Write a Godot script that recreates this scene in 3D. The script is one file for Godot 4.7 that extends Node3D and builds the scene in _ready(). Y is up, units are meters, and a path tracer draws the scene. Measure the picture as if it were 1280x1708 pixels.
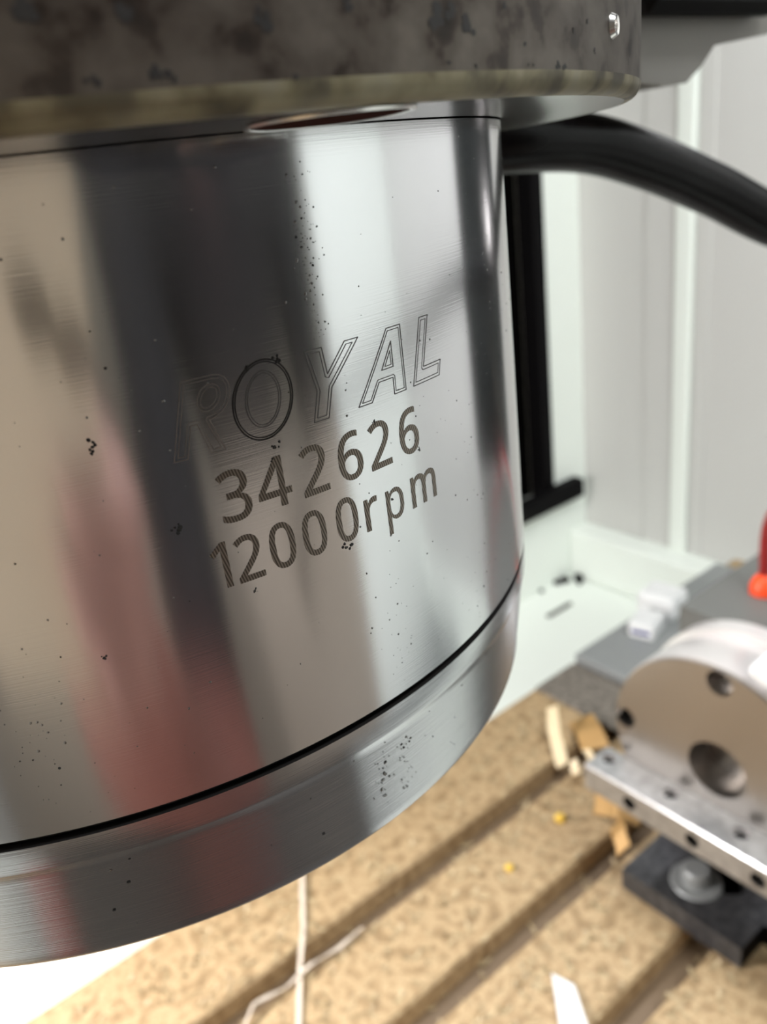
extends Node3D
# Frame: x along the machine table, z towards the operator, y up; y = 0 on the table top, spindle axis at x = z = 0.

const EYE := Vector3(-0.0461, 0.570, 0.1556)   # the camera
const SP_R := 0.08                             # spindle radius
const TRAY := -0.15                            # floor of the enclosure
const PHX := -0.022
const PHY := -0.055
const LENSES := [[-0.007, -0.021], [0.0075, -0.0295]]
var taken := {}
var rng := RandomNumberGenerator.new()
var M := {}

# ------------------------------------------------------------------ helpers
func numbered(called: String) -> String:
	var n: int = taken.get(called, 0)
	taken[called] = n + 1
	return called if n == 0 else "%s_%03d" % [called, n]

func tag(o: Node, label := "", category := "", group := "", kind := "") -> Node:
	if label: o.set_meta("label", label)
	if category: o.set_meta("category", category)
	if group: o.set_meta("group", group)
	if kind: o.set_meta("kind", kind)
	return o

func thing(called: String, label: String, category: String, at := Vector3.ZERO, group := "") -> Node3D:
	var o := Node3D.new()
	o.name = numbered(called)
	o.position = at
	add_child(o)
	tag(o, label, category, group)
	return o

func part(called: String, mesh: Mesh, m: Material, parent: Node = self, at := Vector3.ZERO) -> MeshInstance3D:
	var o := MeshInstance3D.new()
	o.name = numbered(called) if parent == self else called
	o.mesh = mesh
	o.material_override = m
	o.position = at
	o.cast_shadow = GeometryInstance3D.SHADOW_CASTING_SETTING_ON
	parent.add_child(o, true)
	return o

func struct(called: String, mesh: Mesh, m: Material, label: String, at := Vector3.ZERO, category := "wall") -> MeshInstance3D:
	var o := part(called, mesh, m, self, at)
	tag(o, label, category, "", "structure")
	return o

func begin() -> SurfaceTool:
	var st := SurfaceTool.new()
	st.begin(Mesh.PRIMITIVE_TRIANGLES)
	return st

func vert(st: SurfaceTool, p: Vector3, n: Vector3, uv: Vector2) -> void:
	st.set_normal(n)
	st.set_uv(uv)
	st.add_vertex(p)

func tri(st: SurfaceTool, a: Vector3, b: Vector3, c: Vector3, na: Vector3, nb: Vector3, nc: Vector3, ua := Vector2.ZERO, ub := Vector2.ZERO, uc := Vector2.ZERO) -> void:
	var g := (b - a).cross(c - a)
	if g.length_squared() < 1e-20:
		return
	vert(st, a, na, ua)
	if g.dot(na + nb + nc) > 0.0:
		vert(st, c, nc, uc)
		vert(st, b, nb, ub)
	else:
		vert(st, b, nb, ub)
		vert(st, c, nc, uc)

func flat(st: SurfaceTool, pts: Array, n: Vector3, scale := 1.0) -> void:
	for i in range(1, pts.size() - 1):
		tri(st, pts[0], pts[i], pts[i + 1], n, n, n, Vector2(pts[0].x, pts[0].z) * scale, Vector2(pts[i].x, pts[i].z) * scale, Vector2(pts[i + 1].x, pts[i + 1].z) * scale)

# box with chamfered edges, centred at c
func box(st: SurfaceTool, c: Vector3, s: Vector3, ch := 0.0, basis := Basis.IDENTITY) -> void:
	var h := s * 0.5
	ch = minf(ch, minf(h.x, minf(h.y, h.z)) * 0.9)
	var axes := [Vector3.RIGHT, Vector3.UP, Vector3.BACK]
	for k in 3:
		var u: Vector3 = axes[(k + 1) % 3]
		var v: Vector3 = axes[(k + 2) % 3]
		var w: Vector3 = axes[k]
		var hu := h[(k + 1) % 3] - ch
		var hv := h[(k + 2) % 3] - ch
		for sg in [-1.0, 1.0]:
			var o: Vector3 = w * h[k] * sg
			var q := []
			for e in [[-1, -1], [1, -1], [1, 1], [-1, 1]]:
				q.append(c + basis * (o + u * hu * e[0] + v * hv * e[1]))
			flat(st, q, basis * (w * sg))
		if ch > 0.0:   # the four edges along axis k
			for su in [-1.0, 1.0]:
				for sv in [-1.0, 1.0]:
					var n: Vector3 = (u * su + v * sv).normalized()
					var p1: Vector3 = u * su * h[(k + 1) % 3] + v * sv * hv
					var p2: Vector3 = u * su * hu + v * sv * h[(k + 2) % 3]
					var l := h[k] - ch
					flat(st, [c + basis * (p1 - w * l), c + basis * (p1 + w * l), c + basis * (p2 + w * l), c + basis * (p2 - w * l)], basis * n)
	if ch > 0.0:
		for sx in [-1.0, 1.0]:
			for sy in [-1.0, 1.0]:
				for sz in [-1.0, 1.0]:
					var a := Vector3(h.x * sx, (h.y - ch) * sy, (h.z - ch) * sz)
					var b := Vector3((h.x - ch) * sx, h.y * sy, (h.z - ch) * sz)
					var d := Vector3((h.x - ch) * sx, (h.y - ch) * sy, h.z * sz)
					flat(st, [c + basis * a, c + basis * b, c + basis * d], basis * Vector3(sx, sy, sz).normalized())

func boxm(c: Vector3, s: Vector3, ch := 0.0, basis := Basis.IDENTITY) -> ArrayMesh:
	var st := begin()
	box(st, c, s, ch, basis)
	return st.commit()

func span(a: Vector3, b: Vector3, ch := 0.0) -> ArrayMesh:
	return boxm((a + b) * 0.5, (b - a).abs(), ch)

# profile of (radius, height) turned about the y axis; sharp bends keep their edge
func lathe(st: SurfaceTool, prof: Array, segs := 96, xf := Transform3D.IDENTITY, crease := 35.0) -> void:
	var nrm := []
	for i in prof.size() - 1:
		var d: Vector2 = prof[i + 1] - prof[i]
		nrm.append(Vector2(d.y, -d.x).normalized())
	var along := [0.0]
	for i in prof.size() - 1:
		along.append(along[i] + (prof[i + 1] - prof[i]).length())
	for i in prof.size() - 1:
		var n: Vector2 = nrm[i]
		var n0 := n
		var n1 := n
		if i > 0 and absf(rad_to_deg(n.angle_to(nrm[i - 1]))) < crease: n0 = (n + nrm[i - 1]).normalized()
		if i < nrm.size() - 1 and absf(rad_to_deg(n.angle_to(nrm[i + 1]))) < crease: n1 = (n + nrm[i + 1]).normalized()
		for k in segs:
			var a := TAU * k / segs
			var b := TAU * (k + 1) / segs
			var da := Vector3(sin(a), 0, cos(a))
			var db := Vector3(sin(b), 0, cos(b))
			var p: Vector2 = prof[i]
			var q: Vector2 = prof[i + 1]
			var A: Vector3 = xf * (da * p.x + Vector3.UP * p.y)
			var B: Vector3 = xf * (db * p.x + Vector3.UP * p.y)
			var C: Vector3 = xf * (db * q.x + Vector3.UP * q.y)
			var D: Vector3 = xf * (da * q.x + Vector3.UP * q.y)
			var NA: Vector3 = xf.basis * (da * n0.x + Vector3.UP * n0.y)
			var NB: Vector3 = xf.basis * (db * n0.x + Vector3.UP * n0.y)
			var NC: Vector3 = xf.basis * (db * n1.x + Vector3.UP * n1.y)
			var ND: Vector3 = xf.basis * (da * n1.x + Vector3.UP * n1.y)
			var ua := Vector2(float(k) / segs, along[i])
			var ub := Vector2(float(k + 1) / segs, along[i])
			var uc := Vector2(float(k + 1) / segs, along[i + 1])
			var ud := Vector2(float(k) / segs, along[i + 1])
			tri(st, A, B, C, NA, NB, NC, ua, ub, uc)
			tri(st, A, C, D, NA, NC, ND, ua, uc, ud)

func lathem(prof: Array, segs := 96, xf := Transform3D.IDENTITY) -> ArrayMesh:
	var st := begin()
	lathe(st, prof, segs, xf)
	return st.commit()

# fillet points from a to b round the corner k
func arcpts(centre: Vector2, r: float, a0: float, a1: float, n: int) -> Array:
	var out := []
	for i in n + 1:
		var a := deg_to_rad(lerpf(a0, a1, float(i) / n))
		out.append(centre + Vector2(cos(a), sin(a)) * r)
	return out

# polygon in (x, y), counted either way round, pushed from z0 to z1 through xf
func prism(st: SurfaceTool, poly: PackedVector2Array, z0: float, z1: float, xf := Transform3D.IDENTITY) -> void:
	var ids := Geometry2D.triangulate_polygon(poly)
	for zz in [z0, z1]:
		var n: Vector3 = xf.basis * Vector3(0, 0, signf(zz - (z0 + z1) * 0.5))
		for i in range(0, ids.size(), 3):
			var a := poly[ids[i]]
			var b := poly[ids[i + 1]]
			var c := poly[ids[i + 2]]
			tri(st, xf * Vector3(a.x, a.y, zz), xf * Vector3(b.x, b.y, zz), xf * Vector3(c.x, c.y, zz), n, n, n, a, b, c)
	var cw := Geometry2D.is_polygon_clockwise(poly)
	for i in poly.size():
		var a := poly[i]
		var b := poly[(i + 1) % poly.size()]
		var d := (b - a).normalized()
		var n2 := Vector2(d.y, -d.x) * (-1.0 if cw else 1.0)
		var n := xf.basis * Vector3(n2.x, n2.y, 0)
		flat(st, [xf * Vector3(a.x, a.y, z0), xf * Vector3(b.x, b.y, z0), xf * Vector3(b.x, b.y, z1), xf * Vector3(a.x, a.y, z1)], n)

# round tube along a smooth path
func tube(st: SurfaceTool, pts: Array, r: float, sides := 20, steps := 12, caps := true) -> void:
	var c := Curve3D.new()
	c.bake_interval = 0.002
	for i in pts.size():
		var t: Vector3 = (pts[mini(i + 1, pts.size() - 1)] - pts[maxi(i - 1, 0)]) / 6.0
		c.add_point(pts[i], -t, t)
	var n := (pts.size() - 1) * steps
	var ps := []
	for i in n + 1:
		ps.append(c.sample_baked(c.get_baked_length() * i / n, true))
	var up := Vector3.UP
	var rings := []
	for i in n + 1:
		var d: Vector3 = (ps[mini(i + 1, n)] - ps[maxi(i - 1, 0)]).normalized()
		if absf(d.dot(up)) > 0.98: up = Vector3.RIGHT
		var s := d.cross(up).normalized()
		up = s.cross(d).normalized()
		var ring := []
		for k in sides:
			var a := TAU * k / sides
			ring.append(s * cos(a) + up * sin(a))
		rings.append(ring)
	for i in n:
		for k in sides:
			var j := (k + 1) % sides
			var a: Vector3 = rings[i][k]
			var b: Vector3 = rings[i][j]
			var e: Vector3 = rings[i + 1][j]
			var f: Vector3 = rings[i + 1][k]
			tri(st, ps[i] + a * r, ps[i] + b * r, ps[i + 1] + e * r, a, b, e)
			tri(st, ps[i] + a * r, ps[i + 1] + e * r, ps[i + 1] + f * r, a, e, f)
	if caps:
		for e in [0, n]:
			var q := []
			for k in sides: q.append(ps[e] + rings[e][k] * r)
			flat(st, q, (ps[e] - ps[1 if e == 0 else n - 1]).normalized())

func tubem(pts: Array, r: float, sides := 20, steps := 12) -> ArrayMesh:
	var st := begin()
	tube(st, pts, r, sides, steps)
	return st.commit()

# a strip with thickness: path points, its width direction at each, half width
func ribbon(st: SurfaceTool, pts: Array, across: Array, w: float, th: float) -> void:
	for i in pts.size() - 1:
		var t: Vector3 = (pts[i + 1] - pts[i]).normalized()
		for sg in [-1.0, 1.0]:
			var n: Vector3 = t.cross((across[i] + across[i + 1]).normalized()).normalized() * sg
			var o := n * th * 0.5
			flat(st, [pts[i] - across[i] * w + o, pts[i] + across[i] * w + o, pts[i + 1] + across[i + 1] * w + o, pts[i + 1] - across[i + 1] * w + o], n)
		var m: Vector3 = t.cross((across[i] + across[i + 1]).normalized()).normalized() * th * 0.5
		for sg in [-1.0, 1.0]:
			flat(st, [pts[i] + across[i] * w * sg - m, pts[i] + across[i] * w * sg + m, pts[i + 1] + across[i + 1] * w * sg + m, pts[i + 1] + across[i + 1] * w * sg - m], across[i] * sg)

func mat(c: Color, rough := 0.6, metal := 0.0) -> StandardMaterial3D:
	var m := StandardMaterial3D.new()
	m.albedo_color = c
	m.roughness = rough
	m.metallic = metal
	return m

func noise_tex(freq: float, octaves: int, sd: int, ramp: Array, kind := FastNoiseLite.TYPE_SIMPLEX_SMOOTH, side := 512, fractal := FastNoiseLite.FRACTAL_FBM) -> NoiseTexture2D:
	var f := FastNoiseLite.new()
	f.noise_type = kind
	f.frequency = freq
	f.fractal_octaves = octaves
	f.fractal_type = fractal
	f.seed = sd
	var t := NoiseTexture2D.new()
	t.width = side
	t.height = side
	t.seamless = true
	t.noise = f
	if ramp.size():
		var g := Gradient.new()
		var off := PackedFloat32Array()
		var col := PackedColorArray()
		for r in ramp:
			off.append(r[0])
			col.append(r[1])
		g.offsets = off
		g.colors = col
		t.color_ramp = g
	return t

func tri_world(m: StandardMaterial3D, per_metre: float) -> StandardMaterial3D:
	m.uv1_triplanar = true
	m.uv1_world_triplanar = true
	m.uv1_scale = Vector3.ONE * per_metre
	return m

func img(w: int, h: int, f: Callable) -> ImageTexture:
	var d := PackedByteArray()
	d.resize(w * h)
	for y in h:
		for x in w:
			d[y * w + x] = clampi(int(f.call(x, y) * 255.0), 0, 255)
	return ImageTexture.create_from_image(Image.create_from_data(w, h, false, Image.FORMAT_L8, d))

# ------------------------------------------------------------------ materials
func make_materials() -> void:
	# streaks that run round the turned surface
	var g := RandomNumberGenerator.new()
	g.seed = 5
	var rows := PackedFloat32Array()
	for i in 1024: rows.append(g.randf())
	var f := FastNoiseLite.new()
	f.seed = 8
	f.frequency = 1.0
	var brushed := img(512, 1024, func(x: int, y: int) -> float:
		return 0.5 + (rows[y] - 0.5) * 0.35 + 0.55 * f.get_noise_2d(x * 0.012, y * 0.35) + 0.25 * f.get_noise_2d(x * 0.05 + 70.0, y * 0.9))
	var s := mat(Color(0.82, 0.82, 0.83), 0.155, 1.0)
	s.anisotropy_enabled = true
	s.anisotropy = -0.72
	s.heightmap_enabled = true
	s.heightmap_texture = brushed
	s.heightmap_scale = 0.0003
	s.uv1_scale = Vector3(3, 16, 1)
	M.spindle = s
	var r := s.duplicate()
	r.albedo_color = Color(0.74, 0.74, 0.75)
	r.roughness = 0.20
	r.heightmap_scale = 0.0012
	M.ring = r
	M.groove = mat(Color(0.10, 0.09, 0.085), 0.6, 0.5)
	var hat := img(64, 64, func(x: int, y: int) -> float: return 0.74 + 0.26 * sin(TAU * (x * 12.0 + y * 3.0) / 64.0))
	var e := mat(Color(0.58, 0.54, 0.50), 0.45, 0.85)
	e.albedo_texture = hat
	M.engraved = e
	M.scratch = mat(Color(0.36, 0.35, 0.35), 0.5, 0.8)
	M.scratch_pale = mat(Color(0.55, 0.53, 0.52), 0.4, 0.9)
	M.scratch_dark = mat(Color(0.10, 0.09, 0.09), 0.6, 0.4)
	M.pit = mat(Color(0.5, 0.5, 0.5), 0.22, 1.0)
	M.grime = mat(Color(0.05, 0.045, 0.04), 0.8)
	# dirty flange
	var fl := mat(Color(0.93, 0.88, 0.84), 0.5, 0.7)
	fl.albedo_texture = noise_tex(0.010, 5, 21, [[0.0, Color(0.09, 0.07, 0.065)], [0.30, Color(0.19, 0.165, 0.15)], [0.42, Color(0.30, 0.285, 0.27)], [0.7, Color(0.36, 0.352, 0.34)], [1.0, Color(0.41, 0.40, 0.385)]])
	tri_world(fl, 26.0)
	M.flange = fl
	M.under = mat(Color(0.52, 0.51, 0.50), 0.22, 1.0)
	M.brown = mat(Color(0.20, 0.10, 0.08), 0.9)
	M.brown.metallic_specular = 0.1
	M.black = mat(Color(0.035, 0.03, 0.035), 0.6)
	M.black.metallic_specular = 0.2
	M.darkglass = mat(Color(0.13, 0.14, 0.14), 0.15)
	M.rubber = mat(Color(0.05, 0.04, 0.043), 0.24)
	M.rubber.metallic_specular = 0.22
	M.darksteel = mat(Color(0.30, 0.29, 0.28), 0.45, 0.7)
	M.block = mat(Color(0.42, 0.405, 0.385), 0.5, 0.4)
	M.paint = mat(Color(0.93, 0.95, 0.925), 0.45)
	M.paint_grey = mat(Color(0.80, 0.797, 0.785), 0.5)
	M.greypaint = mat(Color(0.36, 0.36, 0.345), 0.5)
	M.plate = mat(Color(0.60, 0.61, 0.61), 0.45, 0.3)
	M.steel = mat(Color(0.62, 0.60, 0.58), 0.34, 1.0)
	M.barrel = mat(Color(0.86, 0.84, 0.83), 0.30, 0.55)
	M.steel_bright = mat(Color(0.86, 0.85, 0.84), 0.25, 1.0)
	M.shim = tri_world(mat(Color(1, 1, 1), 0.5, 0.3), 9.0)
	M.shim.albedo_texture = noise_tex(0.02, 4, 35, [[0.2, Color(0.44, 0.41, 0.38)], [0.8, Color(0.58, 0.55, 0.51)]])
	M.steel_dull = tri_world(mat(Color(1, 1, 1), 0.42, 0.8), 8.0)
	M.steel_dull.albedo_texture = noise_tex(0.02, 4, 31, [[0.2, Color(0.64, 0.635, 0.63)], [0.8, Color(0.72, 0.72, 0.715)]])
	M.foot = tri_world(mat(Color(1, 1, 1), 0.42, 0.55), 10.0)
	M.foot.albedo_texture = noise_tex(0.02, 5, 33, [[0.2, Color(0.28, 0.28, 0.29)], [0.8, Color(0.38, 0.38, 0.39)]])
	# table under dried coolant and swarf
	var t := mat(Color(1, 1, 1), 0.62, 0.0)
	t.albedo_texture = noise_tex(0.009, 5, 41, [[0.0, Color(0.49, 0.40, 0.28)], [0.35, Color(0.60, 0.50, 0.365)], [0.6, Color(0.68, 0.575, 0.43)], [0.72, Color(0.75, 0.655, 0.51)], [0.8, Color(0.65, 0.545, 0.40)], [1.0, Color(0.76, 0.67, 0.54)]], FastNoiseLite.TYPE_SIMPLEX_SMOOTH, 1024, FastNoiseLite.FRACTAL_RIDGED)
	tri_world(t, 5.0)
	t.heightmap_enabled = true
	t.heightmap_texture = noise_tex(0.03, 4, 43, [])
	t.heightmap_scale = 0.06
	M.table = t
	var sl := mat(Color(0.50, 0.42, 0.33), 0.5, 0.15)
	M.slot = sl
	M.cream = mat(Color(0.93, 0.85, 0.70), 0.4)
	M.cream.backlight_enabled = true
	M.cream.backlight = Color(0.5, 0.45, 0.35)
	M.white = mat(Color(0.92, 0.92, 0.92), 0.5)
	M.strand = mat(Color(0.84, 0.79, 0.73), 0.5)
	M.yellow = mat(Color(0.90, 0.74, 0.30), 0.6)
	M.brass = mat(Color(0.80, 0.64, 0.42), 0.4, 0.3)
	M.orange = mat(Color(0.95, 0.30, 0.12), 0.4)
	M.redcap = mat(Color(0.66, 0.20, 0.15), 0.5)
	M.redcable = mat(Color(0.55, 0.06, 0.06), 0.45)
	M.sill = mat(Color(0.63, 0.585, 0.53), 0.6)
	M.floorpanel = mat(Color(0.40, 0.41, 0.41), 0.5)
	M.olive = tri_world(mat(Color(1, 1, 1), 0.5, 0.5), 16.0)
	M.olive.albedo_texture = noise_tex(0.012, 5, 61, [[0.2, Color(0.20, 0.18, 0.15)], [0.42, Color(0.44, 0.41, 0.32)], [0.6, Color(0.54, 0.515, 0.43)], [1.0, Color(0.52, 0.51, 0.47)]])
	M.oil = mat(Color(0.09, 0.075, 0.07), 0.6, 0.2)
	M.phone = mat(Color(0.84, 0.785, 0.70), 0.5)
	M.lens = mat(Color(0.05, 0.06, 0.06), 0.15)
	M.skin = mat(Color(0.64, 0.49, 0.45), 0.55)
	M.eye = mat(Color(0.85, 0.83, 0.80), 0.3)
	M.hair = mat(Color(0.05, 0.045, 0.04), 0.6)
	M.jacket = mat(Color(0.06, 0.055, 0.065), 0.85)
	M.sleeve = mat(Color(0.48, 0.29, 0.25), 0.8)
	M.trousers = mat(Color(0.10, 0.10, 0.13), 0.85)
	M.blue = mat(Color(0.16, 0.18, 0.50), 0.5)

# ------------------------------------------------------------------ spindle
func on_spindle(arc: float, h: float, lift := 0.0) -> Vector3:   # millimetres round the surface, metres above the table
	var a := arc * 0.001 / SP_R
	return Vector3(sin(a) * (SP_R + lift), h, cos(a) * (SP_R + lift))

func radial(arc: float) -> Vector3:
	var a := arc * 0.001 / SP_R
	return Vector3(sin(a), 0, cos(a))

func put_tri(st: SurfaceTool, a: Vector2, b: Vector2, c: Vector2, lift: float, deep := 0) -> void:
	# a triangle in millimetres (arc, height) laid on the curved surface, split until it follows it
	var la := (b - a).length()
	var lb := (c - b).length()
	var lc := (a - c).length()
	var most := maxf(la, maxf(lb, lc))
	if most > 1.6 and deep < 7:
		if most == la:
			var m := (a + b) * 0.5
			put_tri(st, a, m, c, lift, deep + 1)
			put_tri(st, m, b, c, lift, deep + 1)
		elif most == lb:
			var m := (b + c) * 0.5
			put_tri(st, a, b, m, lift, deep + 1)
			put_tri(st, a, m, c, lift, deep + 1)
		else:
			var m := (a + c) * 0.5
			put_tri(st, a, b, m, lift, deep + 1)
			put_tri(st, m, b, c, lift, deep + 1)
		return
	var y := EYE.y
	tri(st, on_spindle(a.x, y + a.y * 0.001, lift), on_spindle(b.x, y + b.y * 0.001, lift), on_spindle(c.x, y + c.y * 0.001, lift), radial(a.x), radial(b.x), radial(c.x), a * 0.25, b * 0.25, c * 0.25)

func glyph(parent: Node, font: Font, ch: String, centre: float, base: float, per_unit: float, squeeze := 1.0) -> void:
	var tm := TextMesh.new()
	var bold := FontVariation.new()
	bold.base_font = font
	bold.variation_embolden = 0.0 if ch == "p" else 0.26
	tm.font = bold
	tm.text = ch
	tm.font_size = 100
	tm.pixel_size = 0.01
	tm.depth = 0.0
	tm.curve_step = 1.0
	var arr := tm.get_mesh_arrays()
	var v: PackedVector3Array = arr[Mesh.ARRAY_VERTEX]
	var idx: PackedInt32Array = arr[Mesh.ARRAY_INDEX] if arr[Mesh.ARRAY_INDEX] != null else PackedInt32Array(range(v.size()))
	var lo := Vector3.INF
	var hi := -Vector3.INF
	for p in v:
		lo = lo.min(p)
		hi = hi.max(p)
	var cx := (lo.x + hi.x) * 0.5
	var y0 := lo.y
	if ch == "p": y0 = hi.y - 0.535 - 0.011
	if ch in "rm": y0 = lo.y
	if ch in "3620": y0 += 0.01
	var st := begin()
	for i in range(0, idx.size(), 3):
		var q := []
		for k in 3:
			var p := v[idx[i + k]]
			q.append(Vector2(centre + (p.x - cx) * per_unit * squeeze, base + (p.y - y0) * per_unit))
		put_tri(st, q[0], q[1], q[2], 0.00004)
	part("engraved_digit" if ch in "0123456789" else "engraved_letter", st.commit(), M.engraved, parent)

func line_loop(st: SurfaceTool, loop: PackedVector2Array, w: float) -> void:
	var outs := Geometry2D.offset_polygon(loop, w * 0.5)
	var n := loop.size()
	for i in n:
		var a := loop[i]
		var b := loop[(i + 1) % n]
		var d := (b - a).normalized()
		var s := Vector2(-d.y, d.x) * w * 0.5
		a -= d * w * 0.3
		b += d * w * 0.3
		put_tri(st, a - s, b - s, b + s, 0.00004)
		put_tri(st, a - s, b + s, a + s, 0.00004)

func slanted(pts: Array, x0: float, w: float, base: float, h: float, slant: float) -> PackedVector2Array:
	var out := PackedVector2Array()
	for p in pts: out.append(Vector2(x0 + p[0] * w + p[1] * h * slant, base + p[1] * h))
	return out

func oval(cx: float, cy: float, rx: float, ry: float, slant: float, n := 48, a0 := 0.0, a1 := 360.0) -> PackedVector2Array:
	var out := PackedVector2Array()
	for i in n:
		var a := deg_to_rad(lerpf(a0, a1, float(i) / n))
		out.append(Vector2(cx + rx * cos(a) + ry * sin(a) * slant, cy + ry * sin(a)))
	return out

func outline_letter(parent: Node, loops: Array, m: Material, w := 0.10, gap := 0.38) -> void:
	var st := begin()
	for lp in loops:
		line_loop(st, lp, w)
		for q in Geometry2D.offset_polygon(lp, -gap):
			line_loop(st, q, w * 0.8)
	part("outlined_letter", st.commit(), m, parent)

func make_spindle() -> void:
	var y := EYE.y
	var t := thing("spindle", "polished steel spindle cylinder engraved with outlined letters, a number and a speed", "machine spindle")
	var st := begin()
	lathe(st, [Vector2(SP_R - 0.0003, y - 0.0660), Vector2(SP_R, y - 0.0656), Vector2(SP_R, y - 0.0650), Vector2(SP_R, y + 0.0049)], 256)
	part("spindle_body", st.commit(), M.spindle, t)
	# the groove and the nose ring below it
	part("groove", lathem([Vector2(0.0799, y - 0.0670), Vector2(0.0784, y - 0.0671), Vector2(0.0784, y - 0.0660), Vector2(SP_R - 0.0003, y - 0.0660)], 200), M.groove, t)
	var yb := y - 0.0884
	var prof := [Vector2(0.030, yb + 0.02), Vector2(0.031, yb), Vector2(0.0760, yb)]
	prof += arcpts(Vector2(0.0764, yb + 0.0011), 0.0011, -90, -8, 5)
	prof += [Vector2(0.07755, yb + 0.0022), Vector2(0.0795, y - 0.0722), Vector2(0.0796, y - 0.0715)]
	prof += [Vector2(0.0798, y - 0.0708), Vector2(0.0799, y - 0.0704), Vector2(0.0799, y - 0.0670)]
	part("nose_ring", lathem(prof, 256), M.ring, t)
	part("taper_bore", lathem([Vector2(0.0, yb + 0.05), Vector2(0.022, yb + 0.05), Vector2(0.030, yb + 0.02)], 64), M.darksteel, t)
	# engraving
	var sans := SystemFont.new()
	sans.font_names = PackedStringArray(["Droid Sans"])
	var k := 5.75 / 0.725
	for c in [["3", -11.05], ["4", -6.35], ["2", -1.05], ["6", 4.15], ["2", 8.95], ["6", 14.25]]:
		glyph(t, sans, c[0], c[1], -33.2, k, 0.98)
	k = 5.45 / 0.725
	for c in [["1", -14.2], ["2", -10.85], ["0", -6.65], ["0", -2.35], ["0", 2.4], ["r", 6.2], ["p", 10.3], ["m", 16.0]]:
		glyph(t, sans, c[0], c[1], -40.6, k, 0.92)
	var sl := 0.30
	var b := -25.0
	var h := 8.0
	# R: stem, bowl and leg
	var bowl := [[0.0, 1.0], [0.6, 1.0]]
	for i in range(1, 9):
		var a := deg_to_rad(90.0 - 180.0 * i / 9)
		bowl.append([0.6 + 0.38 * cos(a), 0.72 + 0.28 * sin(a)])
	outline_letter(t, [slanted(bowl + [[0.62, 0.44], [1.0, 0.0], [0.72, 0.0], [0.38, 0.42], [0.26, 0.42], [0.26, 0.0], [0.0, 0.0]], -16.6, 5.6, b, h, sl),
		oval(-11.7, -19.2, 1.25, 1.35, sl, 30)], M.scratch_pale, 0.10, 0.35)
	var st2 := begin()
	for o in [[3.92, 4.25, 0.17], [3.68, 4.0, 0.13]]: line_loop(st2, oval(-5.8, -20.9, o[0] - 0.35, o[1], 0.12), o[2])
	part("outlined_letter", st2.commit(), M.scratch_dark, t)
	var st3 := begin()
	for o in [[2.45, 3.0, 0.12], [2.2, 2.75, 0.10]]: line_loop(st3, oval(-5.8, -20.8, o[0] - 0.35, o[1], 0.12), o[2])
	part("inner_ring", st3.commit(), M.scratch, t)
	outline_letter(t, [slanted([[0.0, 1.0], [0.34, 1.0], [0.52, 0.62], [0.82, 1.0], [1.12, 1.0], [0.64, 0.42], [0.64, 0.0], [0.34, 0.0], [0.34, 0.42]], -2.4, 6.8, b, h, sl)], M.scratch)
	outline_letter(t, [slanted([[0.0, 0.0], [0.30, 0.0], [0.42, 0.26], [0.76, 0.26], [0.84, 0.0], [1.14, 0.0], [0.82, 1.0], [0.48, 1.0]], 6.4, 7.2, b, h, sl),
		slanted([[0.46, 0.42], [0.74, 0.42], [0.62, 0.80]], 6.4, 7.2, b, h, sl)], M.scratch, 0.10, 0.32)
	outline_letter(t, [slanted([[0.0, 0.0], [1.0, 0.0], [1.0, 0.24], [0.32, 0.24], [0.32, 1.0], [0.0, 1.0]], 16.1, 5.6, b, h, sl)], M.scratch)
	# pits and specks in the surface, thickest on a few patches
	var pits := begin()
	var grime := begin()
	rng.seed = 77
	for i in 520:
		var a := rng.randf_range(-42.0, 58.0)
		var z := rng.randf_range(-64.0, 3.0)
		if i < 120:
			a = 1.6 + rng.randfn() * 1.0 + (-z - 8.0) * 0.02
			z = rng.randf_range(-16.0, 1.0)
		elif i < 170:
			a = 8.0 + rng.randfn() * 1.6
			z = -60.0 + rng.randfn() * 9.0
		elif i < 250:
			a = rng.randf_range(26.0, 46.0)
		elif i < 285:
			a = -38.0 + rng.randfn() * 2.0
			z = -55.0 + rng.randfn() * 4.0
		if z > 3.5 or z < -64.5: continue
		var r := 0.045 + 0.12 * pow(rng.randf(), 3.0)
		speck(pits if i % 5 else grime, a, z, r)
	for i in 90:
		var a := 2.8 + rng.randfn() * 0.7 if i < 30 else (7.2 + rng.randfn() * 0.9 if i < 60 else rng.randf_range(-38.0, 30.0))
		var z := -78.5 + rng.randfn() * 3.0 if i < 60 else rng.randf_range(-86.0, -71.0)
		ring_speck(pits if i % 3 else grime, a, clampf(z, -86.5, -71.5), 0.06 + 0.13 * pow(rng.randf(), 2.0))
	for q in [[-24.2, -21.5, 0.5], [-17.6, -32.0, 0.55], [-5.3, -26.2, 0.45], [1.9, -41.2, 0.55], [-7.2, -17.2, 0.5], [-3.4, -17.0, 0.45], [-28.5, -44.5, 0.30], [15.8, -33.2, 0.28], [9.8, -37.8, 0.3], [-11.0, -42.0, 0.3], [-6.0, -27.6, 0.3], [8.4, -27.4, 0.35]]:
		for i in 7: speck(grime, q[0] + rng.randfn() * q[2] * 0.55, q[1] + rng.randfn() * q[2] * 0.45, q[2] * rng.randf_range(0.2, 0.5))
	tag(part("pits", pits.commit(), M.pit, t), "", "", "", "stuff")
	tag(part("grime_specks", grime.commit(), M.grime, t), "", "", "", "stuff")

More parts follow.
